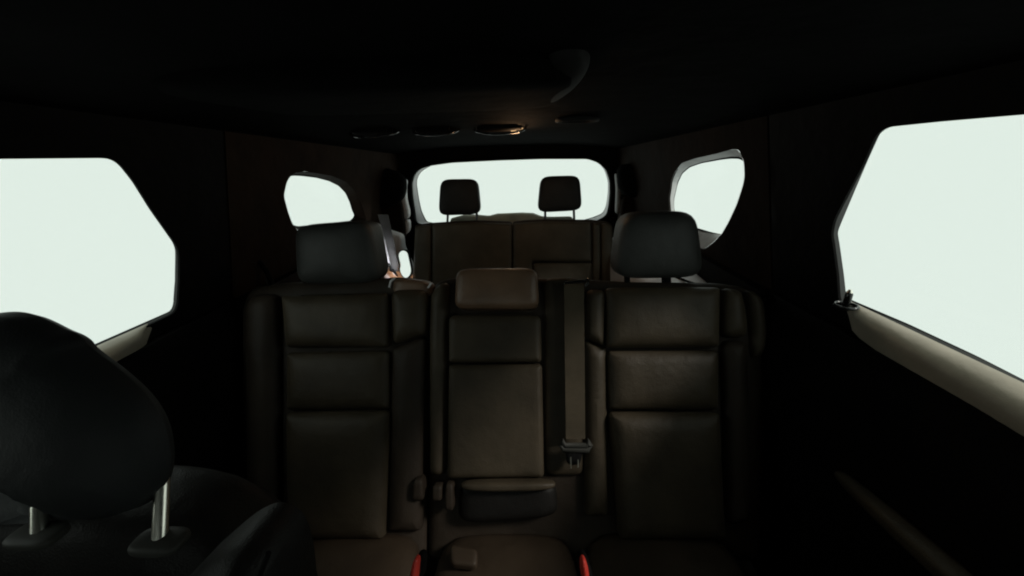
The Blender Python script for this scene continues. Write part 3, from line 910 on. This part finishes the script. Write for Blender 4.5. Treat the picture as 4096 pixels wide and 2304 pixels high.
# ------------------------------------------------------------------ front seat on the left
FS = upright(0.31, math.radians(18))
fs_ = empty('front_seat', (-0.48, 0.30, 0.12), 'front seat close to the camera with big dark headrest on bright metal posts', 'car seat')
HEAD = [(-420, 1340), (-150, 1275), (0, 1250), (70, 1245), (130, 1254), (190, 1280), (250, 1312), (300, 1330), (340, 1358), (356, 1386), (480, 1476), (592, 1578), (652, 1675), (678, 1770),
        (682, 1880), (652, 1968), (570, 2030), (400, 2070), (160, 2092), (-420, 2120)]
pA, pB = FS.hit(0, 1700), FS.hit(420, 2000)
def headwarp(x, y):
    # below the seam the cushion tucks under and away
    ex_, ey_ = pB[0] - pA[0], pB[1] - pA[1]
    L = math.hypot(ex_, ey_)
    dd = ((x - pA[0]) * ey_ - (y - pA[1]) * ex_) / L
    return -1.0 * max(0.0, dd)
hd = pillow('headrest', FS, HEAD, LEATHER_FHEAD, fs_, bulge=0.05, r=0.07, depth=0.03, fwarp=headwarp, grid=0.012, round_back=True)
tube('piping', [FS.at(FS.hit(x, y), 0.050) for x, y in ((-200, 1560), (0, 1702), (90, 1775), (170, 1845))], 0.003, GLOSS, hd)
PP = upright(0.315, math.radians(36))
for (x, ya, yb) in ((648, 1950, 2160), (158, 2040, 2135)):
    top, bot = PP.at(PP.hit(x, ya)), PP.at(PP.hit(x - (8 if x > 300 else 0), yb))
    tube('headrest_post', [bot - (top - bot) * 0.06, bot, top, top + (top - bot) * 0.2], 0.0068, CHROME, hd, n=20)
ZT = PP.at(PP.hit(640, 2160)).z
# backrest body with rounded top and inner bolster
def fbody(a, b, c):
    y = 0.34 + 0.075 * b + 0.02 * c
    return Vector((-0.54 + 0.25 * a, y - 0.06 * (1 - c) / 2, ZT - 0.36 + 0.350 * c - 0.03 * max(0, a) ** 2 * (c + 1) / 2))
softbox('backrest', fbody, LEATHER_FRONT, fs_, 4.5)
for x, y_ in ((640, 2166), (150, 2140)):
    p = PP.at(PP.hit(x, y_))
    softbox('post_guide', lambda a, b, c, p=p: p + Vector((0.026 * a, 0.015 * b, 0.006 * c)), GREYDIM, hd, 3.5)
BO = upright(0.27, math.radians(10))
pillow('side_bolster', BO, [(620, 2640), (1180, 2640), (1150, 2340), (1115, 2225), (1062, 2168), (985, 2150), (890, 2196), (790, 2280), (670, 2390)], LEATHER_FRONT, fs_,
       bulge=0.05, r=0.06, depth=0.05)
tube('seam', [BO.at(BO.hit(x, y, 0.047), 0.047) for x, y in ((1010, 2420), (1022, 2350), (1048, 2275), (1074, 2212))], 0.0022, RUBBER, fs_)

softbox('unseen_front_seat_back', seat_shade, LEATHER_FRONT, fw, 7.0)
slab('dashboard', XC - 0.78, XC + 0.78, -1.29, -0.75, FLOOR - 0.75, FLOOR - 0.36, PLASTIC, parent=fw)

# ------------------------------------------------------------------ things on the ceiling
def on_ceiling(px, py):
    d_ = ray(px, py)
    t = 0.2
    for _ in range(4000):
        p = CAM + d_ * t
        if p.z - FLOOR >= ceil_z(p.x, p.y): break
        t += 0.002
    return p
for px_, py_, rx, g_, lab in ((1500, 522, 0.075, GLOSS, 'round ceiling air vent farthest from the amber glint, in the row of three'),
                              (1745, 516, 0.075, GLOSS, 'round ceiling air vent in the middle of the row of three'),
                              (2000, 508, 0.085, GLOSS, 'round ceiling air vent with the bright rim catching a warm glint')):
    c_ = on_ceiling(px_, py_)
    v_ = empty('air_vent', c_, lab, 'air vent', 'round vents across the ceiling')
    ring = [c_ + Vector((rx * math.cos(a), rx * math.sin(a), -0.004 + 0.24 * rx * math.sin(a))) for a in np.linspace(0, 2 * math.pi, 48, endpoint=False)]
    tube('rim', ring, 0.0035, g_, v_, closed=True, n=14)
    for q in range(-2, 3):
        hw = rx * math.sqrt(1 - (q / 3.2) ** 2) * 0.9
        yy = q * rx / 3.2
        softbox('slat', lambda a, b, c, c_=c_, hw=hw, yy=yy: c_ + Vector((hw * a, yy + 0.006 * b, -0.002 + 0.008 * c - 0.004 * b)), PLASTIC, v_, 6)
c_ = on_ceiling(2310, 474)
rl = empty('reading_lamp', c_, 'small unlit round ceiling lamp with a dim grey ring', 'ceiling lamp')
ring = [c_ + Vector((0.058 * math.cos(a), 0.058 * math.sin(a), -0.003)) for a in np.linspace(0, 2 * math.pi, 48, endpoint=False)]
tube('rim', ring, 0.007, DOORJAMB, rl, closed=True, n=10)
softbox('cover', lambda a, b, c: c_ + Vector((0.052 * a, 0.052 * b, -0.002 + 0.004 * c)), CLOTH, rl, 2.2)
# folded overhead housing whose rounded end has its sheen put into a paler cap
c2 = on_ceiling(2230, 330)
ov = empty('overhead_console', c2, 'smooth black overhead housing whose rounded end catches a grey sheen', 'overhead console')
softbox('housing', lambda a, b, c: Vector((c2.x - 0.30 + 0.32 * a, c2.y + 0.02 + 0.20 * b, c2.z + 0.012 + 0.040 * c)), CLOTH, ov, 7.0)
softbox('sheen_cap', lambda a, b, c: Vector((c2.x - 0.020 + 0.050 * a - 0.022 * b, c2.y + 0.06 + 0.25 * b, c2.z + 0.014 + 0.038 * c)), DOORJAMB, ov, 2.6)
# warm reflection on the third vent's rim, built as two glowing beads
ci = on_ceiling(2068, 506)
il = empty('amber_glint', ci, 'tiny amber glint at the edge of the ceiling vent', 'glint')
lw = bpy.data.lights.new('amber_glow', 'POINT'); lw.energy = 0.7; lw.color = (1.0, 0.60, 0.32); lw.shadow_soft_size = 0.02  # warm light added just below the glint
lwo = bpy.data.objects.new('amber_glow', lw); COL.objects.link(lwo); lwo.parent = il
lwo.location = (0.0, 0.0, -0.045)
for dx in (-0.012, 0.012):
    softbox('lens', lambda a, b, c, dx=dx: ci + Vector((dx + 0.0085 * a, 0.010 * b, -0.010 + 0.004 * c + 0.2 * dx)), AMBER, il, 2.5)  # glowing bead for the warm reflection, not a real lens
